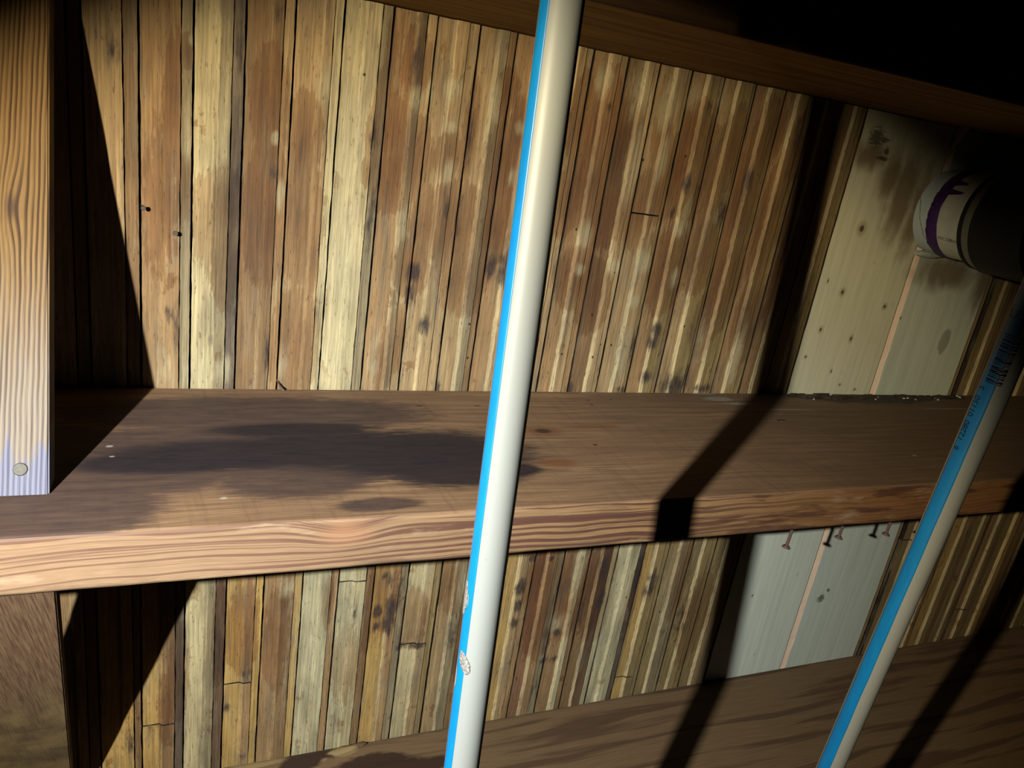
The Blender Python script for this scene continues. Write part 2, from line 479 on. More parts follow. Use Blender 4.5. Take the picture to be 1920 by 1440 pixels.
def mat_upper_post():
    b = NB('upright_pine_grain')
    v = b.coord()
    x, y, z = b.sep(v)
    kp = (-0.1395, 0.0, 0.215)
    kn = b.vmath('LENGTH', b.vmath('MULTIPLY', b.vmath('SUBTRACT', v, kp), (1 / 0.010, 0.0, 1 / 0.030)))
    kw = b.math('MULTIPLY', b.math('EXPONENT', b.math('MULTIPLY', b.math('MULTIPLY', kn, kn), -1.0)), 0.006)
    w1 = b.math('MULTIPLY', b.math('SUBTRACT', b.noise(b.scaled(14, 0, 9), 1.0, 2.0), 0.5), 0.008)
    xx = b.math('ADD', b.math('ADD', x, w1), kw)
    # annual rings: bands with sharp dark latewood
    ph = b.math('FRACT', b.math('MULTIPLY', xx, 270.0))
    band = b.math('MULTIPLY', b.mapr(ph, 0.35, 0.80), b.mapr(ph, 1.0, 0.90))
    am = b.noise(b.comb(b.math('MULTIPLY', xx, 270.0), 0.0, b.math('MULTIPLY', z, 8.0)), 1.0, 2.0, 0.6)
    g2 = b.noise(b.scaled(1300, 100, 40), 1.0, 2.0, 0.6)
    f = b.math('MULTIPLY', band, b.mapr(am, 0.3, 0.65, 0.35, 1.0))
    c = b.mix(f, lin4((150, 114, 66)), lin4((66, 34, 18)))
    kk = b.mapr(g2, 0.3, 0.7, 0.86, 1.1, False)
    c = b.mix(1.0, c, b.comb(kk, kk, kk), 'MULTIPLY')
    c = b.mix(b.mapr(kn, 0.55, 0.1, 0.0, 0.8), c, lin4((66, 40, 34)))
    # worn, weathered grey lower end
    nz = b.math('SUBTRACT', b.noise(b.scaled(240, 40, 26), 1.0, 3.0, 0.65), 0.5)
    gz = b.math('ADD', z, b.math('MULTIPLY', nz, 0.10))
    g = b.mapr(gz, 0.20, 0.05, 0.0, 0.62)
    c = b.mix(g, c, b.mix(f, lin4((148, 142, 140)), lin4((92, 76, 76))))
    g2m = b.mapr(gz, 0.040, 0.020, 0.0, 0.85)  # blue foot: cool light of the torch core put into the colour
    c = b.mix(g2m, c, b.mix(f, lin4((122, 124, 154)), lin4((78, 78, 108))))
    b.bump(b.math('ADD', b.math('MULTIPLY', f, -1.0), b.math('MULTIPLY', g2, 0.4)), 0.5, 0.0012)
    return b.done(c, 0.7, 0.25)


def mat_lower_post():
    b = NB('rough_sawn_brown_board')
    v = b.coord()
    x, y, z = b.sep(v)
    g1 = b.noise(b.comb(b.math('MULTIPLY', b.math('ADD', x, b.math('MULTIPLY', z, 0.06)), 620.0), 0.0, b.math('MULTIPLY', z, 30.0)), 1.0, 3.0, 0.65)
    w = b.noise(b.scaled(30, 0, 26), 1.0, 3.0, 0.5)
    c = b.mix(b.mapr(g1, 0.3, 0.7), lin4((140, 108, 80)), lin4((88, 60, 44)))
    nz = b.math('MULTIPLY', b.math('SUBTRACT', w, 0.5), 0.22)
    low = b.mapr(b.math('ADD', z, nz), -0.20, -0.34, 0.0, 0.7)
    c = b.mix(low, c, b.mix(b.mapr(w, 0.35, 0.65), lin4((150, 126, 84)), lin4((98, 82, 56))))
    sw = b.mapr(b.noise(b.scaled(16, 0, 120), 1.0, 3.0, 0.6), 0.55, 0.7, 0.0, 0.5)
    c = b.mix(b.math('MULTIPLY', sw, low), c, lin4((72, 48, 34)))
    b.bump(g1, 0.5, 0.001)
    return b.done(c, 0.88, 0.15)


def mat_pole():
    b = NB('white_pole_plastic')
    v = b.coord()
    sc = b.noise(b.scaled(90, 90, 30), 1.0, 3.0, 0.7)
    d = b.noise(b.scaled(420, 420, 420), 1.0, 2.0, 0.6)
    c = b.mix(b.math('MULTIPLY', b.mapr(sc, 0.66, 0.74), b.mapr(d, 0.5, 0.62, 0.0, 0.5)), lin4((146, 148, 148)), lin4((92, 92, 90)))
    X_, Z_ = on_wall(1644, 1281, -0.53)
    sm_ = b.ells(v, [((X_, -0.53, Z_), (0.007, 9.0, 0.008)), ((X_ - 0.004, -0.53, Z_ - 0.012), (0.004, 9.0, 0.006))])
    ns = b.math('SUBTRACT', b.noise(b.scaled(500, 500, 500), 1.0, 3.0, 0.7), 0.5)
    c = b.mix(b.mapr(b.math('ADD', sm_, b.math('MULTIPLY', ns, 3.0)), 0.2, 0.7, 0.0, 0.75), c, lin4((74, 70, 34)))
    g1x, g1z = on_wall(926, 1085, -0.60)
    g2x, g2z = on_wall(945, 985, -0.60)
    sp_ = b.ells(v, [((g1x, -0.6, g1z), (0.005, 9.0, 0.006)), ((g2x, -0.6, g2z), (0.004, 9.0, 0.005))])
    c = b.mix(b.mapr(b.math('ADD', sp_, b.math('MULTIPLY', ns, 4.0)), 0.7, 1.2, 0.0, 0.6), c, lin4((80, 84, 88)))
    return b.done(c, 0.45, 0.15)


def mat_stripe():
    b = NB('blue_stripe_plastic')
    d = b.noise(b.scaled(200, 200, 60), 1.0, 2.0, 0.6)
    c = b.mix(b.mapr(d, 0.3, 0.7), lin4((0, 124, 196)), lin4((0, 116, 190)))
    return b.done(c, 0.42, 0.3)


def mat_scuff():
    b = NB('peeled_grey_residue')
    d = b.noise(b.scaled(700, 700, 700), 1.0, 2.0, 0.7)
    d2 = b.noise(b.scaled(260, 260, 160), 1.0, 2.0, 0.7)
    c = b.mix(b.mapr(d, 0.40, 0.6), lin4((104, 98, 96)), lin4((150, 148, 146)))
    c = b.mix(b.mapr(d2, 0.62, 0.68, 0, 0.9), c, lin4((54, 50, 50)))
    b.bump(d, 0.6, 0.001)
    return b.done(c, 0.8, 0.2)


def mat_flat(name, rgb, rough=0.6, spec=0.3, var=0.12, scale=120.0, metal=0.0):
    b = NB(name)
    d = b.noise(b.scaled(scale, scale, scale), 1.0, 3.0, 0.6)
    k = b.mapr(d, 0.3, 0.7, 1.0 - var, 1.0 + var, False)
    c = b.mix(1.0, lin4(rgb), b.comb(k, k, k), 'MULTIPLY')
    b.bsdf.inputs['Metallic'].default_value = metal
    return b.done(c, rough, spec)


def mat_drain():
    b = NB('drain_pipe_plastic')
    x, y, z = b.sep(b.coord())
    d = b.noise(b.scaled(40, 40, 40), 1.0, 3.0, 0.6)
    c = b.mix(b.mapr(d, 0.3, 0.7), lin4((240, 238, 226)), lin4((224, 222, 210)))
    # bluish film and a hairline crack at the wall end
    nz = b.math('SUBTRACT', b.noise(b.scaled(60, 60, 60), 1.0, 3.0, 0.6), 0.5)
    fm = b.mapr(b.math('ADD', y, b.math('MULTIPLY', nz, 0.006)), -0.040, -0.030, 0.0, 0.7)
    c = b.mix(fm, c, lin4((214, 230, 240)))
    cr = b.math('ABSOLUTE', b.math('ADD', b.math('ADD', y, 0.016), b.math('ADD', b.math('MULTIPLY', b.math('SUBTRACT', z, 0.30), -0.35), b.math('MULTIPLY', nz, 0.012))))
    cm = b.math('MULTIPLY', b.mapr(cr, 0.0012, 0.0003), b.mapr(z, 0.352, 0.345))
    c = b.mix(b.math('MULTIPLY', cm, 0.8), c, lin4((60, 52, 36)))
    return b.done(c, 0.5, 0.35)


M_BOARD = mat_old_board()
M_PALE = mat_pale_board()
M_STOP = mat_shelf_top()
M_SFRONT = mat_shelf_front()
M_BEAM = mat_dark_beam()
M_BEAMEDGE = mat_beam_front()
M_LOW = mat_lower_shelf()
M_POST = mat_upper_post()
M_BRACE = mat_lower_post()
M_POLE = mat_pole()
M_STRIPE = mat_stripe()
M_SCUFF = mat_scuff()
M_DRAIN = mat_drain()
M_BACK = mat_flat('black_backing_felt', (26, 20, 16), 0.95, 0.05)
M_PRIMER = mat_flat('purple_primer', (74, 30, 110), 0.4, 0.3, 0.3, 160)
M_RUBBER = mat_flat('black_rubber', (20, 19, 20), 0.6, 0.25)
M_CLAMP = mat_flat('dull_steel_band', (150, 148, 132), 0.45, 0.4, 0.1, 90, 0.35)
M_RUST = mat_flat('rusty_nail_iron', (112, 86, 80), 0.7, 0.3, 0.3, 700, 0.2)
M_IRON = mat_flat('grey_nail_iron', (104, 98, 92), 0.7, 0.3, 0.25, 500, 0.2)
M_INK = mat_flat('black_print_ink', (14, 22, 48), 0.4, 0.3, 0.05)
M_FADED = mat_flat('faded_grey_print', (120, 116, 106), 0.6, 0.2, 0.2, 800)
M_CHIP = mat_flat('fresh_splinter_wood', (214, 170, 150), 0.7, 0.2)
M_CAULK = mat_flat('white_filler_foam', (196, 200, 192), 0.8, 0.2, 0.2, 300)
M_GRIT = mat_flat('dirty_broken_wood', (82, 68, 56), 0.9, 0.1, 0.4, 160)
M_CRUMB = mat_flat('pale_crumbs', (210, 214, 212), 0.9, 0.1, 0.1, 300)
M_FLOOR = mat_flat('dusty_floor_boards', (92, 74, 56), 0.9, 0.1, 0.3, 14)

# ------------------------------------------------------------------ stain map of the boarded wall (measured spots on the wall plane)
def spots(lst):
    out = []
    for u, v, ru, rv, s in lst:
        X, Z = on_wall(u, v)
        X2, _ = on_wall(u + ru, v)
        _, Z2 = on_wall(u, v + rv)
        out.append((X, Z, abs(X2 - X), abs(Z2 - Z), s))
    return np.array(out)


STAIN = spots([
    (570, 255, 28, 72, 1), (505, 190, 30, 90, .8), (500, 400, 36, 120, 1), (425, 390, 26, 70, 1), (425, 480, 26, 90, .7),
    (350, 95, 14, 30, .8), (345, 350, 14, 50, .9), (325, 200, 16, 120, .8), (385, 410, 24, 75, .5), (300, 380, 30, 110, .3),
    (560, 420, 40, 100, .7), (550, 650, 40, 90, .8), (585, 480, 12, 70, .6), (695, 250, 10, 40, .8), (690, 320, 12, 30, .9),
    (705, 240, 10, 90, 1), (735, 250, 30, 60, .9), (735, 330, 40, 60, 1), (775, 300, 30, 70, 1), (780, 120, 22, 60, .8), (730, 120, 10, 90, .7),
    (800, 420, 30, 60, .8), (850, 420, 50, 70, 1), (880, 250, 12, 90, .9), (840, 290, 20, 40, .7), (950, 170, 20, 40, .7), (940, 320, 34, 80, .9),
    (930, 420, 40, 70, .9), (870, 520, 40, 60, .6), (970, 250, 16, 60, .8), (740, 640, 16, 60, .6), (715, 690, 16, 40, .7), (770, 500, 30, 50, 1),
    (1085, 230, 20, 80, .9), (1115, 260, 26, 90, 1), (1140, 240, 20, 80, .9), (1165, 290, 28, 90, 1), (1100, 350, 40, 70, 1), (1130, 400, 36, 60, 1),
    (1060, 380, 20, 60, 1), (1195, 400, 24, 60, .9), (1080, 520, 36, 50, 1), (1110, 560, 26, 60, .9), (1240, 250, 14, 60, .7), (1265, 330, 30, 70, 1),
    (1230, 360, 24, 50, .8), (1250, 510, 30, 70, 1), (1300, 260, 26, 60, .9), (1330, 330, 26, 80, .9), (1370, 280, 20, 70, .9), (1390, 380, 24, 90, 1),
    (1310, 480, 26, 60, .9), (1360, 520, 26, 90, .9), (1420, 300, 20, 100, .9), (1440, 420, 20, 110, 1), (1320, 600, 20, 60, .8), (1400, 600, 20, 80, .9),
    (1450, 250, 16, 60, 1), (1480, 300, 12, 80, .9), (1460, 520, 12, 90, 1),
    # below the shelf
    (534, 1130, 18, 22, 1), (520, 1200, 24, 80, .6), (455, 1180, 26, 70, .7), (410, 1190, 12, 80, .9), (615, 1130, 9, 40, .8), (645, 1240, 22, 60, .4),
    (775, 1150, 20, 40, .8), (770, 1190, 20, 22, .8), (690, 1150, 8, 70, .7), (720, 1120, 24, 60, .5), (850, 1090, 22, 50, .6), (870, 1180, 14, 80, .9),
    (1020, 1090, 30, 60, 1), (1015, 1160, 26, 60, .9), (1065, 1090, 20, 50, .8), (1060, 1140, 20, 50, .7), (1090, 1120, 8, 60, .9), (1125, 1080, 26, 50, 1),
    (1118, 1140, 24, 50, 1), (1180, 1130, 10, 60, .7), (1270, 1090, 16, 60, .6), (310, 1330, 14, 50, .6), (335, 1260, 16, 80, .8), (1300, 1160, 20, 70, .7)])
MOULD = spots([
    (213, 95, 12, 34, .55), (775, 512, 16, 20, 1), (768, 545, 10, 30, .7), (795, 606, 10, 18, .9), (835, 390, 6, 22, .8), (950, 505, 16, 40, 1), (920, 500, 10, 24, .9),
    (515, 325, 9, 16, .8), (445, 330, 10, 40, .5), (450, 100, 10, 60, .5), (520, 25, 8, 30, .6), (780, 120, 9, 50, .5), (700, 250, 8, 40, .6),
    (695, 400, 8, 90, .45), (450, 240, 8, 120, .35), (330, 600, 6, 60, .5), (320, 590, 12, 16, .5), (880, 260, 6, 70, .5), (857, 420, 6, 60, .4),
    (1230, 617, 9, 18, 1), (1222, 640, 9, 16, .9), (1210, 705, 12, 12, .7), (1185, 650, 6, 36, .8), (1262, 720, 26, 26, .8), (1285, 700, 8, 24, .6), (1315, 727, 20, 9, .7),
    (1160, 730, 14, 8, .6), (820, 727, 6, 16, .7), (1068, 727, 7, 12, .9), (1330, 200, 7, 14, .6), (1285, 345, 6, 18, .6), (1350, 400, 8, 30, .5), (1400, 340, 8, 30, .5),
    (1260, 400, 6, 12, .6), (1140, 200, 5, 14, .5), (500, 650, 5, 50, .6), (440, 600, 6, 90, .35), (395, 640, 6, 10, .3), (1495, 250, 8, 80, .4),
    # below the shelf
    (708, 1147, 10, 13, 1), (705, 1175, 8, 9, .9), (722, 1080, 6, 8, .9), (733, 1135, 12, 22, 1), (727, 1165, 12, 24, .9), (735, 1085, 9, 16, .55), (748, 1110, 5, 30, .4),
    (975, 1098, 10, 16, 1), (969, 1132, 8, 12, 1), (962, 1165, 9, 10, .8), (997, 1046, 7, 8, 1.2), (1032, 1045, 5, 6, .9), (1043, 1186, 8, 8, .8), (1043, 1110, 6, 40, .3),
    (1025, 1190, 7, 30, .5), (1130, 1060, 8, 24, .7), (1125, 1120, 7, 22, 1), (1196, 1070, 7, 42, 1.2), (1220, 1090, 9, 26, .8), (1212, 1105, 7, 16, .6), (1085, 1150, 6, 30, .6),
    (846, 1190, 10, 30, .45), (408, 1210, 5, 60, .6), (425, 1327, 10, 9, .6), (460, 1260, 8, 7, .4), (455, 1415, 6, 6, .5), (244, 1390, 10, 20, .5),
    (780, 1208, 20, 6, .7), (750, 1212, 10, 8, .8), (1018, 1238, 8, 8, .8), (1038, 1235, 8, 7, .7), (1000, 1290, 6, 40, .4), (1275, 1160, 10, 40, .4), (665, 1150, 5, 40, .4)])
BLOOM = spots([
    (516, 258, 8, 14, 1), (524, 365, 8, 30, 1), (360, 75, 7, 12, 1), (610, 160, 14, 40, .7), (650, 250, 26, 160, .6), (640, 480, 30, 160, .5), (780, 180, 12, 20, 1),
    (806, 175, 8, 26, .8), (848, 165, 16, 22, .9), (843, 240, 12, 12, 1), (838, 320, 10, 26, .8), (925, 190, 10, 40, .8), (960, 330, 8, 20, .6), (975, 240, 10, 14, .8),
    (350, 240, 10, 60, .6), (420, 200, 14, 130, .5), (530, 690, 8, 40, .5), (420, 690, 16, 26, .8), (350, 700, 8, 40, .7), (380, 700, 22, 40, .5), (310, 690, 20, 40, .4),
    (1095, 440, 14, 26, .8), (1130, 150, 16, 30, .8), (1200, 170, 22, 60, .7), (1185, 310, 14, 80, .7), (1250, 200, 16, 50, .8), (1240, 300, 8, 50, .7), (1205, 490, 14, 22, 1),
    (1150, 500, 12, 16, .9), (1085, 505, 10, 12, .9), (1262, 520, 8, 20, .7), (1160, 670, 12, 60, .6), (1375, 670, 9, 60, .9), (1270, 430, 8, 16, .8), (1350, 180, 12, 30, .5),
    (1185, 565, 10, 14, .8), (1300, 180, 14, 30, .6), (1310, 640, 14, 50, .4), (700, 690, 12, 60, .4), (620, 690, 30, 60, .5),
    (670, 1150, 12, 60, .6), (650, 1150, 24, 120, .5), (800, 1080, 10, 40, .7), (570, 1200, 30, 150, .5), (870, 1090, 12, 40, .6), (1085, 1060, 10, 50, .7),
    (1150, 1150, 20, 120, .7), (1040, 1170, 16, 20, .6), (1245, 1120, 10, 80, .4), (540, 1100, 14, 18, .6)])


def field(B, x, z):
    f = np.full(x.shape, -1.0)
    for X, Z, rx, rz, s in B:
        d = np.sqrt(((x - X) / (rx * 1.25)) ** 2 + ((z - Z) / (rz * 1.25)) ** 2)
        f = np.maximum(f, (1.0 - d) * s)
    return np.clip(f, -1.0, 1.0)


# ------------------------------------------------------------------ the boarded wall
JOINT_DARK = (44, 32, 24)      # blackened joint edges; the shade of the gaps is put into this colour


def plank(name, prof, tones, z0, z1, dz, parent, mat, back=0.010, jit=0.0006, seed=0, label=None):
    """prof: front profile [(x, y), ...] left to right; tones: one rgb per front segment."""
    pts = [(prof[0][0], back)] + list(prof) + [(prof[-1][0], back)]
    n = len(pts)
    rows = max(2, int(round((z1 - z0) / dz)) + 1)
    zs = np.linspace(z0, z1, rows)
    co = np.zeros((rows, n, 3))
    for j, zv in enumerate(zs):
        jl = (mnoise.noise((seed * 3.1, zv * 38, 0.3)) + 0.5 * mnoise.noise((seed * 3.1, zv * 120, 5.3))) * jit
        jr = (mnoise.noise((seed * 3.1 + 50, zv * 38, 0.7)) + 0.5 * mnoise.noise((seed * 3.1 + 50, zv * 120, 2.7))) * jit
        jm = (mnoise.noise((seed * 3.1 + 90, zv * 30, 0.9)) + 0.8 * mnoise.noise((seed * 3.1 + 90, zv * 110, 4.9))) * jit * 2.0
        for i, (px, py) in enumerate(pts):
            off = jl if i <= 1 else (jr if i >= n - 2 else jm)
            co[j, i] = (px + off, py, zv)
    verts = co.reshape(-1, 3)
    faces, fcol = [], []
    tl = [JOINT_DARK] + list(tones) + [JOINT_DARK]
    for j in range(rows - 1):
        for i in range(n - 1):
            a = j * n + i
            faces.append((a, a + 1, a + n + 1, a + n))
            fcol.append(tl[i])
    faces.append(tuple(range(n - 1, -1, -1)))
    fcol.append(JOINT_DARK)
    faces.append(tuple((rows - 1) * n + i for i in range(n)))
    fcol.append(JOINT_DARK)
    me = D.meshes.new(name)
    me.from_pydata(verts.tolist(), [], faces)
    a = me.attributes.new('tone', 'FLOAT_COLOR', 'FACE')
    a.data.foreach_set('color', np.array([lin4(c) for c in fcol], dtype=np.float32).ravel())
    if mat is M_BOARD:
        xs, zz = verts[:, 0], verts[:, 2]
        for nm, B in (('stain', STAIN), ('mould', MOULD), ('bloom', BLOOM)):
            at = me.attributes.new(nm, 'FLOAT', 'POINT')
            at.data.foreach_set('value', field(B, xs, zz).astype(np.float32))
    o = link(name, me, mat, parent)
    if label: o['label'] = label
    return o


def seg(x0, x1, y, step=0.0045):
    k = max(1, int(math.ceil((x1 - x0) / step)))
    return [(x0 + (x1 - x0) * i / k, y) for i in range(k + 1)]


PAL = dict(P=(214, 194, 150), C=(208, 194, 156), T=(178, 140, 98), B=(150, 116, 80), D=(112, 84, 62), G=(160, 142, 110), K=(106, 90, 76),
           Y=(204, 164, 98), R=(154, 110, 80), O=(164, 138, 92), S=(186, 154, 112))

bm = bmesh.new()
bmesh.ops.create_cube(bm, size=1.0, matrix=Matrix.Translation((0.75, 0.021, -0.30)) @ Matrix.Diagonal((2.9, 0.02, 1.66, 1)))
wall = bm_obj('wall_back', bm, M_BACK)
tag(wall, 'wall of narrow stained vertical wooden slats behind the shelves', kind='structure')

TOPZ, MIDZ, LOWZ = 0.4425, -0.026, -0.600


def board(k, g0, st, jt, g1, tn, z0, z1, dz, cuts=()):
    """one period: a stepped plank (two faces and a bright rise) and a narrow batten, each cut at its butt joints"""
    f1, f2, f3 = (PAL[c] for c in tn)
    rw = 0.15 + 0.5 * min(1.0, max(0.0, g0 / 0.5))  # rise paler towards the right: raking torch light put into its tone
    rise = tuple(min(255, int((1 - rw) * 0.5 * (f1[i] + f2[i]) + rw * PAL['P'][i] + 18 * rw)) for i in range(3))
    gp = 0.0011 + 0.0008 * min(1.0, max(0.0, (g0 - 0.1) / 0.4))
    rng = random.Random(k * 17 + int(z1 * 1000))
    y1 = -0.0004 + rng.uniform(-.0005, .0005)
    y2 = -0.0040 + rng.uniform(-.0005, .0004)
    y3 = -0.0022 + rng.uniform(-.0006, .0006)
    bw = 0.0042
    zcuts = [z0] + sorted(c for c in cuts) + [z1]
    for a, bb in zip(zcuts[:-1], zcuts[1:]):
        A, Bq = a + (0.0011 if a != z0 else 0), bb - (0.0011 if bb != z1 else 0)
        p1 = seg(g0 + gp, st, y1)
        p2 = seg(st + bw, jt - 0.0006, y2)
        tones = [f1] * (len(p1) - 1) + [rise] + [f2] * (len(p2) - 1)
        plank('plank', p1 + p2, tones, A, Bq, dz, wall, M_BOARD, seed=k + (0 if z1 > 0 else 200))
    p3 = seg(jt + 0.0006, g1 - gp, y3)
    plank('batten', p3, [f3] * (len(p3) - 1), z0, z1, dz, wall, M_BOARD, seed=k + 400 + (0 if z1 > 0 else 200))


UG = [-.1003, -.0508, -.001, .048, .0961, .1457, .1981, .2472, .2976, .3432, .396, .4444, .4938, .5398, .5891, .6403, .6933, .7443, .7981, .8485, .8955]
US = [-.082, -.032, .0197, .0697, .1213, .166, .2234, .2664, .319, .3662, .42, .4651, .5179, .562, .6122, .6603, .7131, .7637, .8172, .8704]
UJ = [-.0649, -.0124, .0361, .085, .1354, .1859, .2352, .2844, .3333, .3826, .4338, .4819, .531, .5819, .6327, .6865, .7331, .7855, .8354, .8859]
UT = ['SSB', 'TTG', 'PGK', 'BBS', 'SSP', 'PPG', 'TGS', 'SSS', 'SGB', 'TSD', 'TSS', 'TST', 'BSS', 'SSO', 'TOB', 'SOO', 'TOO', 'TOO', 'BOB', 'TOO']
LG = [-.1035, -.0543, -.0032, .0467, .0936, .1439, .1926, .2426, .2925, .3423, .394, .4451, .4929, .5438, .5906, .641, .6933, .7408, .7887, .838, .8955]
LS = [-.0802, -.0337, .02, .0678, .1127, .1639, .2112, .2651, .3138, .3627, .418, .465, .5119, .5675, .6089, .66, .7119, .76, .8085, .860]
LJ = [-.0634, -.0141, .0339, .0831, .1329, .182, .2307, .2803, .3313, .3809, .434, .4817, .5292, .5795, .6296, .6814, .7307, .7783, .8262, .880]
LT = ['YYB', 'YBK', 'PGD', 'YTY', 'TBY', 'CCT', 'CPB', 'YTG', 'PSO', 'SGB', 'YSB', 'YST', 'RTG', 'TCB', 'BDC', 'CCK', 'YOO', 'OGO', 'OOO', 'OSG']
for k in range(20):
    board(k, UG[k], US[k], UJ[k], UG[k + 1], UT[k], MIDZ, TOPZ, 0.0045, (on_wall(1262, 408)[1],) if k == 13 else ())
BUTTS = {1: [on_wall(310, 1355)[1]], 3: [on_wall(462, 1277)[1]], 6: [on_wall(655, 1089)[1]], 8: [on_wall(770, 1206)[1]], 16: [on_wall(1240, 1256)[1]]}
for k in range(20):
    board(k, LG[k], LS[k], LJ[k], LG[k + 1], LT[k], LOWZ, MIDZ, 0.0045, BUTTS.get(k, ()))
# left, mostly in shadow
for i in range(9):
    g = -.1003 - .0495 * (i + 1)
    board(60 + i, g, g + .0205, g + .0365, g + .0495, 'SST' if i % 2 else 'TSB', MIDZ, TOPZ, 0.03)
    g = -.1035 - .0495 * (i + 1)
    board(80 + i, g, g + .0205, g + .0365, g + .0495, 'YTB' if i % 2 else 'TSB', LOWZ, MIDZ, 0.03)
# right of the pale boards
RG = [1.289, 1.3025, 1.353, 1.400, 1.437, 1.500, 1.550, 1.600, 1.657, 1.707, 1.757, 1.807, 1.857, 1.907, 1.957, 2.007]
RT = ['TOO', 'OOB', 'BOO', 'OTB', 'YOB', 'OOD', 'TOB', 'OYB']
for i in range(1, len(RG) - 1):
    g0, g1 = RG[i], RG[i + 1]
    w = g1 - g0
    board(120 + i, g0, g0 + w * .42, g0 + w * .74, g1, RT[i % 8], MIDZ, TOPZ, 0.012)
    board(150 + i, g0, g0 + w * .42, g0 + w * .74, g1, RT[i % 8], LOWZ, MIDZ, 0.010, (on_wall(1692, 1013)[1],) if i == 1 else ((on_wall(1830, 1137)[1],) if i == 6 else ()))
plank('batten', seg(1.2775, 1.2885, -0.001), [PAL['S']] * 3, MIDZ, TOPZ, 0.012, wall, M_BOARD, seed=501)
plank('batten', seg(1.2775, 1.2885, -0.001), [PAL['S']] * 3, LOWZ, MIDZ, 0.012, wall, M_BOARD, seed=502)
# the two pale boards; the second shows its pinkish rounded edge on the left
PAL1, PAL2, EDGE = (250, 242, 208), (238, 242, 222), (255, 222, 198)
for z0, z1, lo in ((MIDZ, TOPZ, 0), (LOWZ, MIDZ, 1)):
    p = seg(0.8965, 1.0795, -0.0030, 0.03)
    plank('pale_board', p, [PAL1 if not lo else (248, 254, 242)] * (len(p) - 1), z0, z1, 0.012, wall, M_PALE, jit=0.0009, seed=300 + lo, label='pale newer pine board')
    p = [(1.0815, 0.004), (1.0925, -0.0035)] + seg(1.0930, 1.2755, -0.0040, 0.03)
    plank('pale_board', p, [EDGE] * 2 + [PAL2 if not lo else (240, 248, 238)] * (len(p) - 3), z0, z1, 0.012, wall, M_PALE, jit=0.0009, seed=310 + lo, label='pale newer pine board')


# small nails and a splinter on the wall
def rod(bm, a, b, r0, r1, n=10, cap=True):
    a, b = Vector(a), Vector(b)
    d = b - a
    q = d.to_track_quat('Z', 'Y').to_matrix().to_4x4()
    bmesh.ops.create_cone(bm, cap_ends=cap, segments=n, radius1=r0, radius2=r1, depth=d.length,
                          matrix=Matrix.Translation((a + b) / 2) @ q)


for (u, v) in ((265, 385), (325, 432)):
    X, Z = on_wall(u, v)
    bm = bmesh.new()
    rod(bm, (X, 0.002, Z), (X + 0.0025, -0.012, Z - 0.001), 0.0010, 0.0009, 8)
    rod(bm, (X + 0.0025, -0.0118, Z - 0.001), (X + 0.0027, -0.0128, Z - 0.001), 0.0026, 0.0022, 10)
    bm_obj('nail', bm, M_IRON, wall)
X, Z = on_wall(521, 720)
bm = bmesh.new()
rod(bm, (X - 0.002, 0.002, Z + 0.006), (X + 0.002, -0.009, Z), 0.0010, 0.0010, 8)
rod(bm, (X + 0.002, -0.009, Z), (X + 0.006, -0.010, Z - 0.005), 0.0010, 0.0022, 8)
bm_obj('nail', bm, M_RUST, wall)
X, Z = on_wall(1786, 262)
bm = bmesh.new()
rod(bm, (X - 0.006, -0.003, Z - 0.026), (X + 0.003, -0.016, Z + 0.020), 0.0020, 0.0062, 5)
bm_obj('splinter', bm, M_CHIP, wall)

# ------------------------------------------------------------------ shelves
def slab(bm, x0, x1, y0, y1, z0, z1, nx=60, wav=0.0012, seed=0, bev=0.003):
    """a timber with slightly wavy arrises: a swept rounded section"""
    sec = [(y0, z0 + bev), (y0, z1 - bev), (y0 + bev * 0.35, z1 - bev * 0.35), (y0 + bev, z1), (y1, z1), (y1, z0), (y0 + bev, z0), (y0 + bev * 0.35, z0 + bev * 0.35)]
    rings = []
    for i in range(nx + 1):
        x = x0 + (x1 - x0) * i / nx
        r = []
        for j, (y, z) in enumerate(sec):
            w = wav * (mnoise.noise((x * 7, seed + (0 if z > (z0 + z1) / 2 else 9), 0.0)) + 0.5 * mnoise.noise((x * 25, seed + 3.3, 1.7)))
            if y > (y0 + y1) / 2: w = 0
            r.append(bm.verts.new((x, y + w * 0.6, z + (w * 0.5 if j in (0, 1) or j in (2, 7) else 0))))
        rings.append(r)
    n = len(sec)
    for a, c in zip(rings[:-1], rings[1:]):
        for j in range(n):
            f = bm.faces.new((a[j], c[j], c[(j + 1) % n], a[(j + 1) % n]))
            f.material_index = 1 if j in (0, 1, 7, 6) else 0
    bm.faces.new(rings[0])
    bm.faces.new(list(reversed(rings[-1])))
    bmesh.ops.recalc_face_normals(bm, faces=bm.faces[:])


SD = 0.3162
shelf = empty('wooden_shelf', (0.6, -0.15, -0.0508))
tag(shelf, 'thick wooden shelf in the middle with a big dark stain on its top', 'shelf')


def child(o, p):
    o.parent = p
    o.matrix_parent_inverse = Matrix.Translation(-p.location)
    return o


bm = bmesh.new()
slab(bm, -0.65, 2.0, -SD, -0.0048, -0.0508, 0.0, 160, 0.0012, 1.0)
child(bm_obj('shelf_plank', bm, [M_STOP, M_SFRONT]), shelf)
# nails driven through the shelf, their heads hanging below it
for (x, y, zt, tilt) in ((0.7208, -0.2490, -0.1195, 0.004), (0.8254, -0.2370, -0.1210, 0.003), (0.918, -0.236, -0.1235, 0.004)):
    bm = bmesh.new()
    rod(bm, (x + tilt, y, -0.046), (x, y, zt), 0.0020, 0.0022, 10)
    rod(bm, (x, y, zt + 0.0005), (x - 0.0002, y, zt - 0.0022), 0.0040, 0.0058, 14)
    o = bm_obj('nail', bm, M_RUST)
    child(o, shelf)
    o['label'] = 'rusty nail hanging head down from the shelf underside'

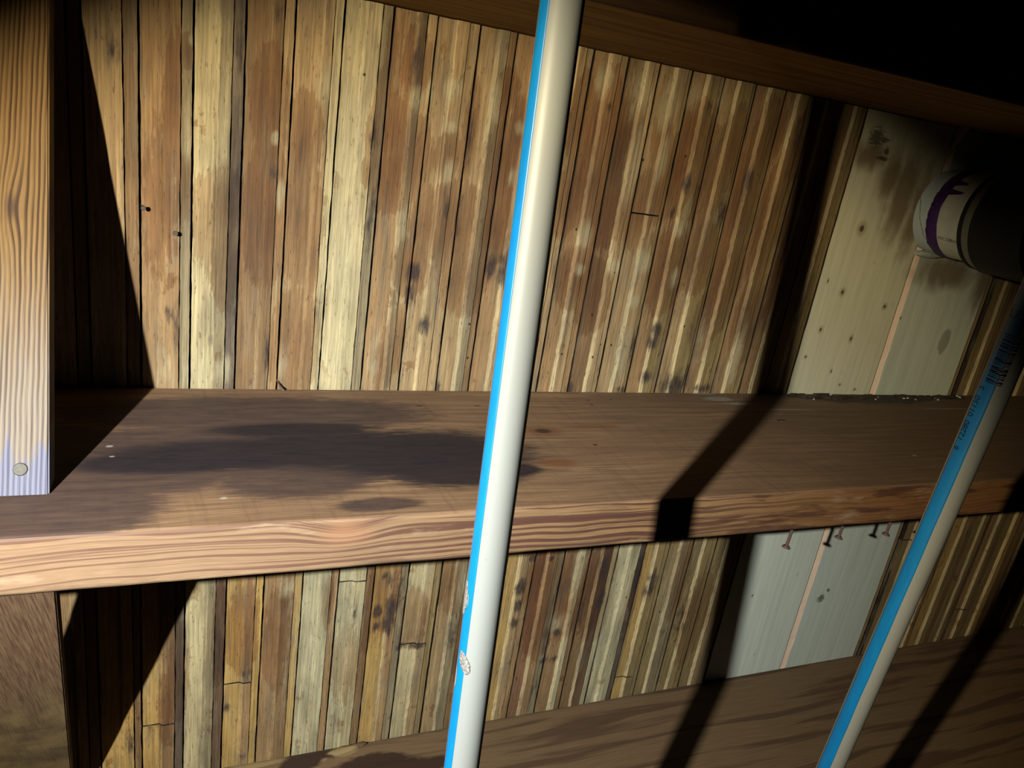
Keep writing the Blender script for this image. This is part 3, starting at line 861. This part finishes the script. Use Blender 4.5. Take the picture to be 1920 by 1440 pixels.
# broken, dirty back edge with pale flecks by the pale boards
rr = random.Random(12)
for nm, mt, cnt, size, xr, yr in (('broken_edge', M_GRIT, 46, 0.0075, (0.885, 1.285), (-0.022, -0.006)), ('pale_crumbs', M_CRUMB, 26, 0.0024, (0.93, 1.30), (-0.036, -0.006))):
    bm = bmesh.new()
    for i in range(cnt):
        cx, cy = rr.uniform(*xr), rr.uniform(*yr)
        k_ = size * rr.uniform(0.5, 1.3)
        r = bmesh.ops.create_icosphere(bm, subdivisions=1, radius=1.0)
        a_ = rr.uniform(-0.5, 0.5)
        for vt in r['verts']:
            c = vt.co * rr.uniform(0.7, 1.2)
            px, py = c.x * k_ * (2.2 if size > 0.005 else 1.1), c.y * k_ * 0.8
            vt.co = (cx + px * math.cos(a_) - py * math.sin(a_), min(-0.005, cy + px * math.sin(a_) + py * math.cos(a_)), 0.0003 + c.z * k_ * (0.35 if size > 0.005 else 0.7))
    o = child(bm_obj(nm, bm, mt), shelf)
    o['kind'] = 'stuff'

beam = empty('upper_beam', (0.6, -0.14, 0.4440))
tag(beam, 'dark wooden beam across the top of the picture above the slats', 'beam')
bm = bmesh.new()
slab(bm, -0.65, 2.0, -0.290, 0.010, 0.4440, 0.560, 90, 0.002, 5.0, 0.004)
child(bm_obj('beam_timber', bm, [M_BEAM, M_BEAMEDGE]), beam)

low = empty('lower_shelf', (0.6, -0.18, -0.6400))
tag(low, 'lowest wooden shelf with a splintered rotten patch at the back edge', 'shelf')
bm = bmesh.new()
slab(bm, -0.65, 2.0, -0.40, -0.0048, -0.6400, -0.5838, 90, 0.001, 8.0)
child(bm_obj('shelf_plank', bm, [M_LOW, M_LOW]), low)
# splintered lumps of the rotten patch
rr = random.Random(4)
bm = bmesh.new()
for (u, v, rx, ry, h) in ((642, 1409, 0.030, 0.007, 0.007), (612, 1422, 0.012, 0.006, 0.005), (668, 1400, 0.016, 0.005, 0.006)):
    X, Y = on_level(u, v, -0.5838)
    r = bmesh.ops.create_icosphere(bm, subdivisions=3, radius=1.0)
    ang = rr.uniform(0.1, 0.25)
    for vt in r['verts']:
        c = vt.co.copy()
        d = 1 + 0.25 * mnoise.noise(c * 2.0 + Vector((u, 0, 0))) + 0.12 * mnoise.noise(c * 6 + Vector((u, 0, 0)))
        px, py, pz = c.x * rx * d, c.y * ry * d, c.z * h * d
        vt.co = (X + px * math.cos(ang) - py * math.sin(ang), min(-0.0055, Y + px * math.sin(ang) + py * math.cos(ang)), -0.5838 + pz)
o = child(bm_obj('splintered_edge', bm, M_LOW, None, True), low)
o['kind'] = 'stuff'

# ------------------------------------------------------------------ leaning uprights at the left
def prism(bm, c0, c1):
    """c0, c1: four corners each (bottom, top), subdivided along the length"""
    rings = []
    N = 12
    for i in range(N + 1):
        t = i / N
        rings.append([bm.verts.new(Vector(a).lerp(Vector(b), t)) for a, b in zip(c0, c1)])
    for a, c in zip(rings[:-1], rings[1:]):
        for j in range(4):
            bm.faces.new((a[j], a[(j + 1) % 4], c[(j + 1) % 4], c[j]))
    bm.faces.new(list(reversed(rings[0])))
    bm.faces.new(rings[-1])
    bmesh.ops.recalc_face_normals(bm, faces=bm.faces[:])


up = empty('leaning_upright', (-0.128, -0.235, 0.0005))
tag(up, 'upright with bold pine grain standing on the shelf, its foot weathered grey, tinted with painted blue torchlight', 'post')
bm = bmesh.new()
T = 0.030
zt = 0.4430
yt = -0.2511 + (0.1972 / 0.4) * zt
prism(bm, [(-0.1056, -0.2511, 0.0008), (-0.1056, -0.2511 + T, 0.0008), (-0.2115, -0.2511 + T, 0.0008), (-0.2115, -0.2511, 0.0008)],
      [(-0.1186, yt, zt), (-0.1186, yt + T - 0.004, zt), (-0.2245, yt + T - 0.004, zt), (-0.2245, yt, zt)])
e = [ed for ed in bm.edges if ed.calc_length() > 0.03 and abs((ed.verts[0].co - ed.verts[1].co).z) > 0.02]
bmesh.ops.bevel(bm, geom=e, offset=0.0012, segments=2, affect='EDGES')
child(bm_obj('timber', bm, M_POST), up)
# big nail head near its foot
bm = bmesh.new()
nrm = Vector((0, -0.4, 0.1972)).normalized()
c = Vector((-0.1262, -0.2511 + 0.493 * 0.0195, 0.0195))
rod(bm, c + nrm * -0.010, c + nrm * 0.0008, 0.0022, 0.0022, 10)
rod(bm, c + nrm * 0.0002, c + nrm * 0.0017, 0.0056, 0.0048, 11)
child(bm_obj('nail', bm, M_IRON), up)

br = empty('leaning_brace', (-0.15, -0.15, -0.583))
tag(br, 'rough-sawn brown board leaning under the left end of the middle shelf', 'board')
bm = bmesh.new()
T = 0.018
q = lambda z: (-0.0942 + (0.0376 / 0.55) * z, -0.322 - (0.2819 / 0.55) * z)
za, zb = -0.5834, -0.0513
xa, ya = q(za)
xb, yb = q(zb)
W = 0.088
prism(bm, [(xa, ya, za), (xa, min(ya + T, -0.005), za), (xa - W, min(ya + T, -0.005), za), (xa - W, ya, za)],
      [(xb, yb, zb), (xb, yb + T, zb), (xb - W, yb + T, zb), (xb - W, yb, zb)])
e = [ed for ed in bm.edges if abs((ed.verts[0].co - ed.verts[1].co).z) > 0.02]
bmesh.ops.bevel(bm, geom=e, offset=0.0012, segments=2, affect='EDGES')
child(bm_obj('timber', bm, M_BRACE), br)

# ------------------------------------------------------------------ the two plastic poles
PR = 0.0103


def pole_frame(p0, p1):
    p0, p1 = Vector(p0), Vector(p1)
    ax = (p1 - p0).normalized()
    cam_p = Vector(CAM)
    mid = p0 + ax * ((cam_p - p0).dot(ax))
    view = (cam_p - mid)
    view = (view - ax * view.dot(ax)).normalized()     # towards the viewer side
    side = ax.cross(view).normalized()
    return p0, p1, ax, view, side


def on_pole(fr, t, ang, r):
    p0, p1, ax, view, side = fr
    return p0 + ax * t + view * (math.cos(ang) * r) + side * (math.sin(ang) * r)


def pole_tube(fr, name, parent):
    p0, p1, ax, view, side = fr
    L = (p1 - p0).length
    bm = bmesh.new()
    N = 64
    prof = [(0, PR * 0.8), (0.002, PR), (L * .25, PR), (L * .5, PR), (L * .75, PR), (L - 0.002, PR), (L, PR * 0.8), (L, PR * 0.72), (L - 0.06, PR * 0.72)]
    rings = [[bm.verts.new(on_pole(fr, t, 2 * math.pi * i / N, r)) for i in range(N)] for t, r in prof]
    for a, c in zip(rings[:-1], rings[1:]):
        for i in range(N):
            bm.faces.new((a[i], a[(i + 1) % N], c[(i + 1) % N], c[i]))
    bm.faces.new(list(reversed(rings[0])))
    bm.faces.new(rings[-1])
    bmesh.ops.recalc_face_normals(bm, faces=bm.faces[:])
    return child(bm_obj(name, bm, M_POLE, None, True), parent)


def pole_strip(fr, name, parent, mat, rows, r, k=12, thick=0.00025):
    """rows: [(t, ang0, ang1)]: a thin skin wrapped on the pole"""
    bm = bmesh.new()
    out, inn = [], []
    for t, a0, a1 in rows:
        out.append([bm.verts.new(on_pole(fr, t, a0 + (a1 - a0) * i / k, r)) for i in range(k + 1)])
        inn.append([bm.verts.new(on_pole(fr, t, a0 + (a1 - a0) * i / k, r - thick)) for i in range(k + 1)])
    for s in (out, inn):
        for a, c in zip(s[:-1], s[1:]):
            for i in range(k):
                bm.faces.new((a[i], a[i + 1], c[i + 1], c[i]))
    for a, c, d, e2 in zip(out[:-1], out[1:], inn[:-1], inn[1:]):
        bm.faces.new((a[0], c[0], e2[0], d[0]))
        bm.faces.new((a[k], c[k], e2[k], d[k]))
    for e0, e1 in ((out[0], inn[0]), (out[-1], inn[-1])):
        for i in range(k):
            bm.faces.new((e0[i], e0[i + 1], e1[i + 1], e1[i]))
    bmesh.ops.recalc_face_normals(bm, faces=bm.faces[:])
    return child(bm_obj(name, bm, mat, None, True), parent)


def line_at(a, b, z):
    t = (z - a[2]) / (b[2] - a[2])
    return tuple(a[i] + (b[i] - a[i]) * t for i in range(3))


FLOORZ, POLETOP = -1.15, 0.86
A1, B1 = (0.1438, -0.6243, -0.55), (0.1542, -0.5391, 0.40)
A2, B2 = (0.5389, -0.5128, -0.55), (0.5050, -0.5770, 0.40)


def find_t(fr, u, v):
    """length along the pole axis nearest the sight line through a measured point"""
    p0, p1, ax, view, side = fr
    d = Vector(ray(u, v)).normalized()
    w = p0 - Vector(CAM)
    b_ = ax.dot(d)
    return (b_ * d.dot(w) - ax.dot(w)) / (1 - b_ * b_)


def make_pole(A, B, label):
    p0, p1 = line_at(A, B, FLOORZ + 0.001), line_at(A, B, POLETOP)
    root = empty('plastic_pole', p0)
    tag(root, label, 'pole', None, None)
    fr = pole_frame(p0, p1)
    pole_tube(fr, 'tube', root)
    return root, fr


rad = math.radians
pole1, fr1 = make_pole(A1, B1, 'white plastic pole with a thin blue stripe and two peeled grey patches, nearest the viewer')
L1 = (fr1[1] - fr1[0]).length
rows = []
t = 0.003
rn = random.Random(11)
t_a0, t_a1 = find_t(fr1, 878, 1142), find_t(fr1, 884, 1090)     # long peeled patch on the edge
t_b0, t_b1 = find_t(fr1, 882, 1243), find_t(fr1, 884, 1212)     # oval peeled patch
t_c0, t_c1 = find_t(fr1, 862, 1282), find_t(fr1, 870, 1245)
while t < L1 - 0.003:
    a0 = -74.0 + 1.2 * mnoise.noise((t * 9, 0, 0))
    if t_a0 < t < t_a1:
        s = math.sin(math.pi * (t - t_a0) / (t_a1 - t_a0))
        a0 = -74 + 24 * s ** 0.7
    if t_c0 < t < t_c1:
        a0 += 8 + 6 * mnoise.noise((t * 300, 1, 0))
    rows.append((t, rad(-32.5), rad(a0)))
    t += 0.004
pole_strip(fr1, 'blue_stripe', pole1, M_STRIPE, rows, PR + 0.00018, 8)


def scuff(fr, parent, t0, t1, a_mid, a_half, lean=0.0):
    rws = []
    n = 16
    for i in range(n + 1):
        s = i / n
        w = max(0.03, math.sin(math.pi * min(0.985, max(0.015, s)))) ** 0.6 * (1 + 0.12 * mnoise.noise((s * 6, t0 * 100, 0)))
        m_ = a_mid + lean * (s - 0.5)
        rws.append((t0 + (t1 - t0) * s, rad(m_ + a_half * w), rad(m_ - a_half * w)))
    return pole_strip(fr, 'peeled_patch', parent, M_SCUFF, rws, PR + 0.0005, 10, 0.0004)


scuff(fr1, pole1, t_a0 - 0.002, t_a1 + 0.002, -74, 18)
scuff(fr1, pole1, t_b0 - 0.001, t_b1 + 0.001, -36, 21, -26)

pole2, fr2 = make_pole(A2, B2, 'white plastic pole with a broad blue stripe carrying a printed barcode, beyond the nearer pole')
L2 = (fr2[1] - fr2[0]).length
rows = [(0.003 + (L2 - 0.006) * i / 200, rad(0 + 1.5 * mnoise.noise((i * .3, 2, 0))), rad(-63 + 1.0 * mnoise.noise((i * .3, 7, 0)))) for i in range(201)]
pole_strip(fr2, 'blue_stripe', pole2, M_STRIPE, rows, PR + 0.00018, 10)
# barcode: a row of bars across the stripe
bt0, bt1 = find_t(fr2, 1858, 712), find_t(fr2, 1893, 622)
bars = empty('barcode')
child(bars, pole2)
rb = random.Random(21)
t = bt0
while t < bt1:
    w = rb.choice([0.0006, 0.0006, 0.0011, 0.0016, 0.0022])
    g = rb.choice([0.0006, 0.0007, 0.0012])
    o = pole_strip(fr2, 'bar', pole2, M_INK, [(t, rad(16), rad(-44)), (min(t + w, bt1), rad(16), rad(-44))], PR + 0.0004, 10, 0.00015)
    o.parent = bars
    o.matrix_parent_inverse = Matrix.Identity(4)
    t += w + g
bars.name = 'barcode'


def wrap_text(txt, name, parent, mat, place, size, frame=None, spacing=1.0):
    cu = D.curves.new(name, 'FONT')
    cu.body = txt
    cu.size = size
    cu.extrude = 0.0
    cu.space_character = spacing
    cu.resolution_u = 2
    o = D.objects.new('tmp_text', cu)
    COL.objects.link(o)
    dg = bpy.context.evaluated_depsgraph_get()
    dg.update()
    me = D.meshes.new_from_object(o.evaluated_get(dg))
    D.objects.remove(o)
    bm = bmesh.new()
    bm.from_mesh(me)
    bmesh.ops.subdivide_edges(bm, edges=[e_ for e_ in bm.edges if e_.calc_length() > size * 0.25], cuts=1)
    for v in bm.verts:
        v.co = place(v.co.x, v.co.y)
    return bm_obj(name, bm, mat, None)


# digits printed along the pole, read from below upwards
def digits(txt, u, v, size, spacing=1.0):
    t0 = find_t(fr2, u, v)
    a_mid = rad(-47)
    pl = lambda x, y: on_pole(fr2, t0 + x, a_mid - (y - size * 0.35) / PR, PR + 0.0005)
    child(wrap_text(txt, 'printed_digits', pole2, M_INK, pl, size, None, spacing), pole2)


digits('6', 1797, 838, 0.0070)
digits('12280', 1803, 821, 0.0070, 0.92)
digits('01150', 1822, 776, 0.0070, 0.92)
digits('5', 1844, 727, 0.0070)
digits('C', 1889, 592, 0.0100)

# ------------------------------------------------------------------ drain pipe through the wall
DC, DR = (1.1175, 0.3160), 0.0670
pipe = empty('drain_pipe', (DC[0], -0.004, DC[1]))
tag(pipe, 'white plastic drain pipe with purple primer ring and black coupling, sticking out of the wall', 'pipe')


def ringpt(y, a, r):
    return Vector((DC[0] + r * math.cos(a), y, DC[1] + r * math.sin(a)))


def lathe_y(prof, N=72):
    bm = bmesh.new()
    rings = [[bm.verts.new(ringpt(y, 2 * math.pi * i / N, r)) for i in range(N)] for y, r in prof]
    for a, c in zip(rings[:-1], rings[1:]):
        for i in range(N):
            bm.faces.new((a[i], a[(i + 1) % N], c[(i + 1) % N], c[i]))
    bm.faces.new(rings[0])
    bm.faces.new(list(reversed(rings[-1])))
    bmesh.ops.recalc_face_normals(bm, faces=bm.faces[:])
    return bm


def sm(o, ang=35):
    me = o.data
    me.polygons.foreach_set('use_smooth', [True] * len(me.polygons))
    try:
        me.set_sharp_from_angle(angle=math.radians(ang))
    except Exception:
        pass
    return o


child(sm(bm_obj('pipe_body', lathe_y([(0.004, DR), (-0.02, DR), (-0.06, DR), (-0.13, DR)]), M_DRAIN)), pipe)
# purple primer ring, ragged at the wall side, with two drips
bm = bmesh.new()
N = 120
prev = None
first = None
for i in range(N + 1):
    a = 2 * math.pi * i / N
    k_ = i % N
    aa = 2 * math.pi * k_ / N
    y0 = -0.0275 + 0.0022 * mnoise.noise((math.cos(aa) * 5, math.sin(aa) * 5, 3)) + 0.0012 * mnoise.noise((math.cos(aa) * 16, math.sin(aa) * 16, 8))
    y1 = -0.0470 + 0.0012 * mnoise.noise((math.cos(aa) * 4, math.sin(aa) * 4, 13))
    deg = math.degrees(aa)
    for c0, ln, hw in ((151.0, 0.026, 3.2), (137.0, 0.020, 4.0)):
        if abs(deg - c0) < hw:
            y1 = min(y1, -0.0455 - ln * (1 - (abs(deg - c0) / hw) ** 4))
    cur = [bm.verts.new(ringpt(y0, aa, DR + 0.0002)), bm.verts.new(ringpt(y0 - 0.001, aa, DR + 0.0008)),
           bm.verts.new(ringpt(y1 + 0.001, aa, DR + 0.0008)), bm.verts.new(ringpt(y1, aa, DR + 0.0002))]
    if prev:
        for j in range(3):
            bm.faces.new((prev[j], prev[j + 1], cur[j + 1], cur[j]))
    prev = cur
bmesh.ops.remove_doubles(bm, verts=bm.verts[:], dist=1e-6)
bmesh.ops.recalc_face_normals(bm, faces=bm.faces[:])
o = child(sm(bm_obj('primer_ring', bm, M_PRIMER)), pipe)
o['label'] = 'purple primer ring with drips'
# faded print on the lower flank
sz = 0.0085
pl = lambda x, y: ringpt(-0.050 - x, math.radians(216) - (y / DR), DR + 0.0005)
child(wrap_text('PVC 5.08cm 1.420', 'faded_print', pipe, M_FADED, pl, sz, None, 0.75), pipe)
# rubber coupling with its steel band
cp = child(sm(bm_obj('rubber_coupling', lathe_y([(-0.088, DR + 0.0005), (-0.088, DR + 0.0065), (-0.089, DR + 0.0075), (-0.094, DR + 0.0075), (-0.0955, DR + 0.0055),
                                               (-0.108, DR + 0.0055), (-0.109, DR + 0.0095), (-0.190, DR + 0.0095), (-0.192, DR + 0.006)]), M_RUBBER)), pipe)
bm = bmesh.new()
o = bm_obj('steel_band', lathe_y([(-0.0958, DR + 0.0045), (-0.0958, DR + 0.0066), (-0.1076, DR + 0.0066), (-0.1076, DR + 0.0045)]), M_CLAMP)
sm(o)
child(o, pipe)
bm.free()
# filler squeezed out under the pipe at the wall
bm = bmesh.new()
r = bmesh.ops.create_icosphere(bm, subdivisions=3, radius=1.0)
for vt in r['verts']:
    c = vt.co
    d = 1 + 0.3 * mnoise.noise(c * 2.2)
    vt.co = (DC[0] - 0.010 + c.x * 0.034 * d, -0.008 + c.y * 0.007 * d, DC[1] - DR - 0.001 + c.z * 0.006 * d)
child(bm_obj('filler', bm, M_CAULK, None, True), pipe)

# ------------------------------------------------------------------ floor far below (out of frame, carries the poles)
bm = bmesh.new()
bmesh.ops.create_cube(bm, size=1.0, matrix=Matrix.Translation((0.7, -1.0, FLOORZ - 0.02)) @ Matrix.Diagonal((3.2, 2.4, 0.04, 1)))
fl = bm_obj('floor', bm, M_FLOOR)
tag(fl, 'dark dusty floor below the shelves', kind='structure')
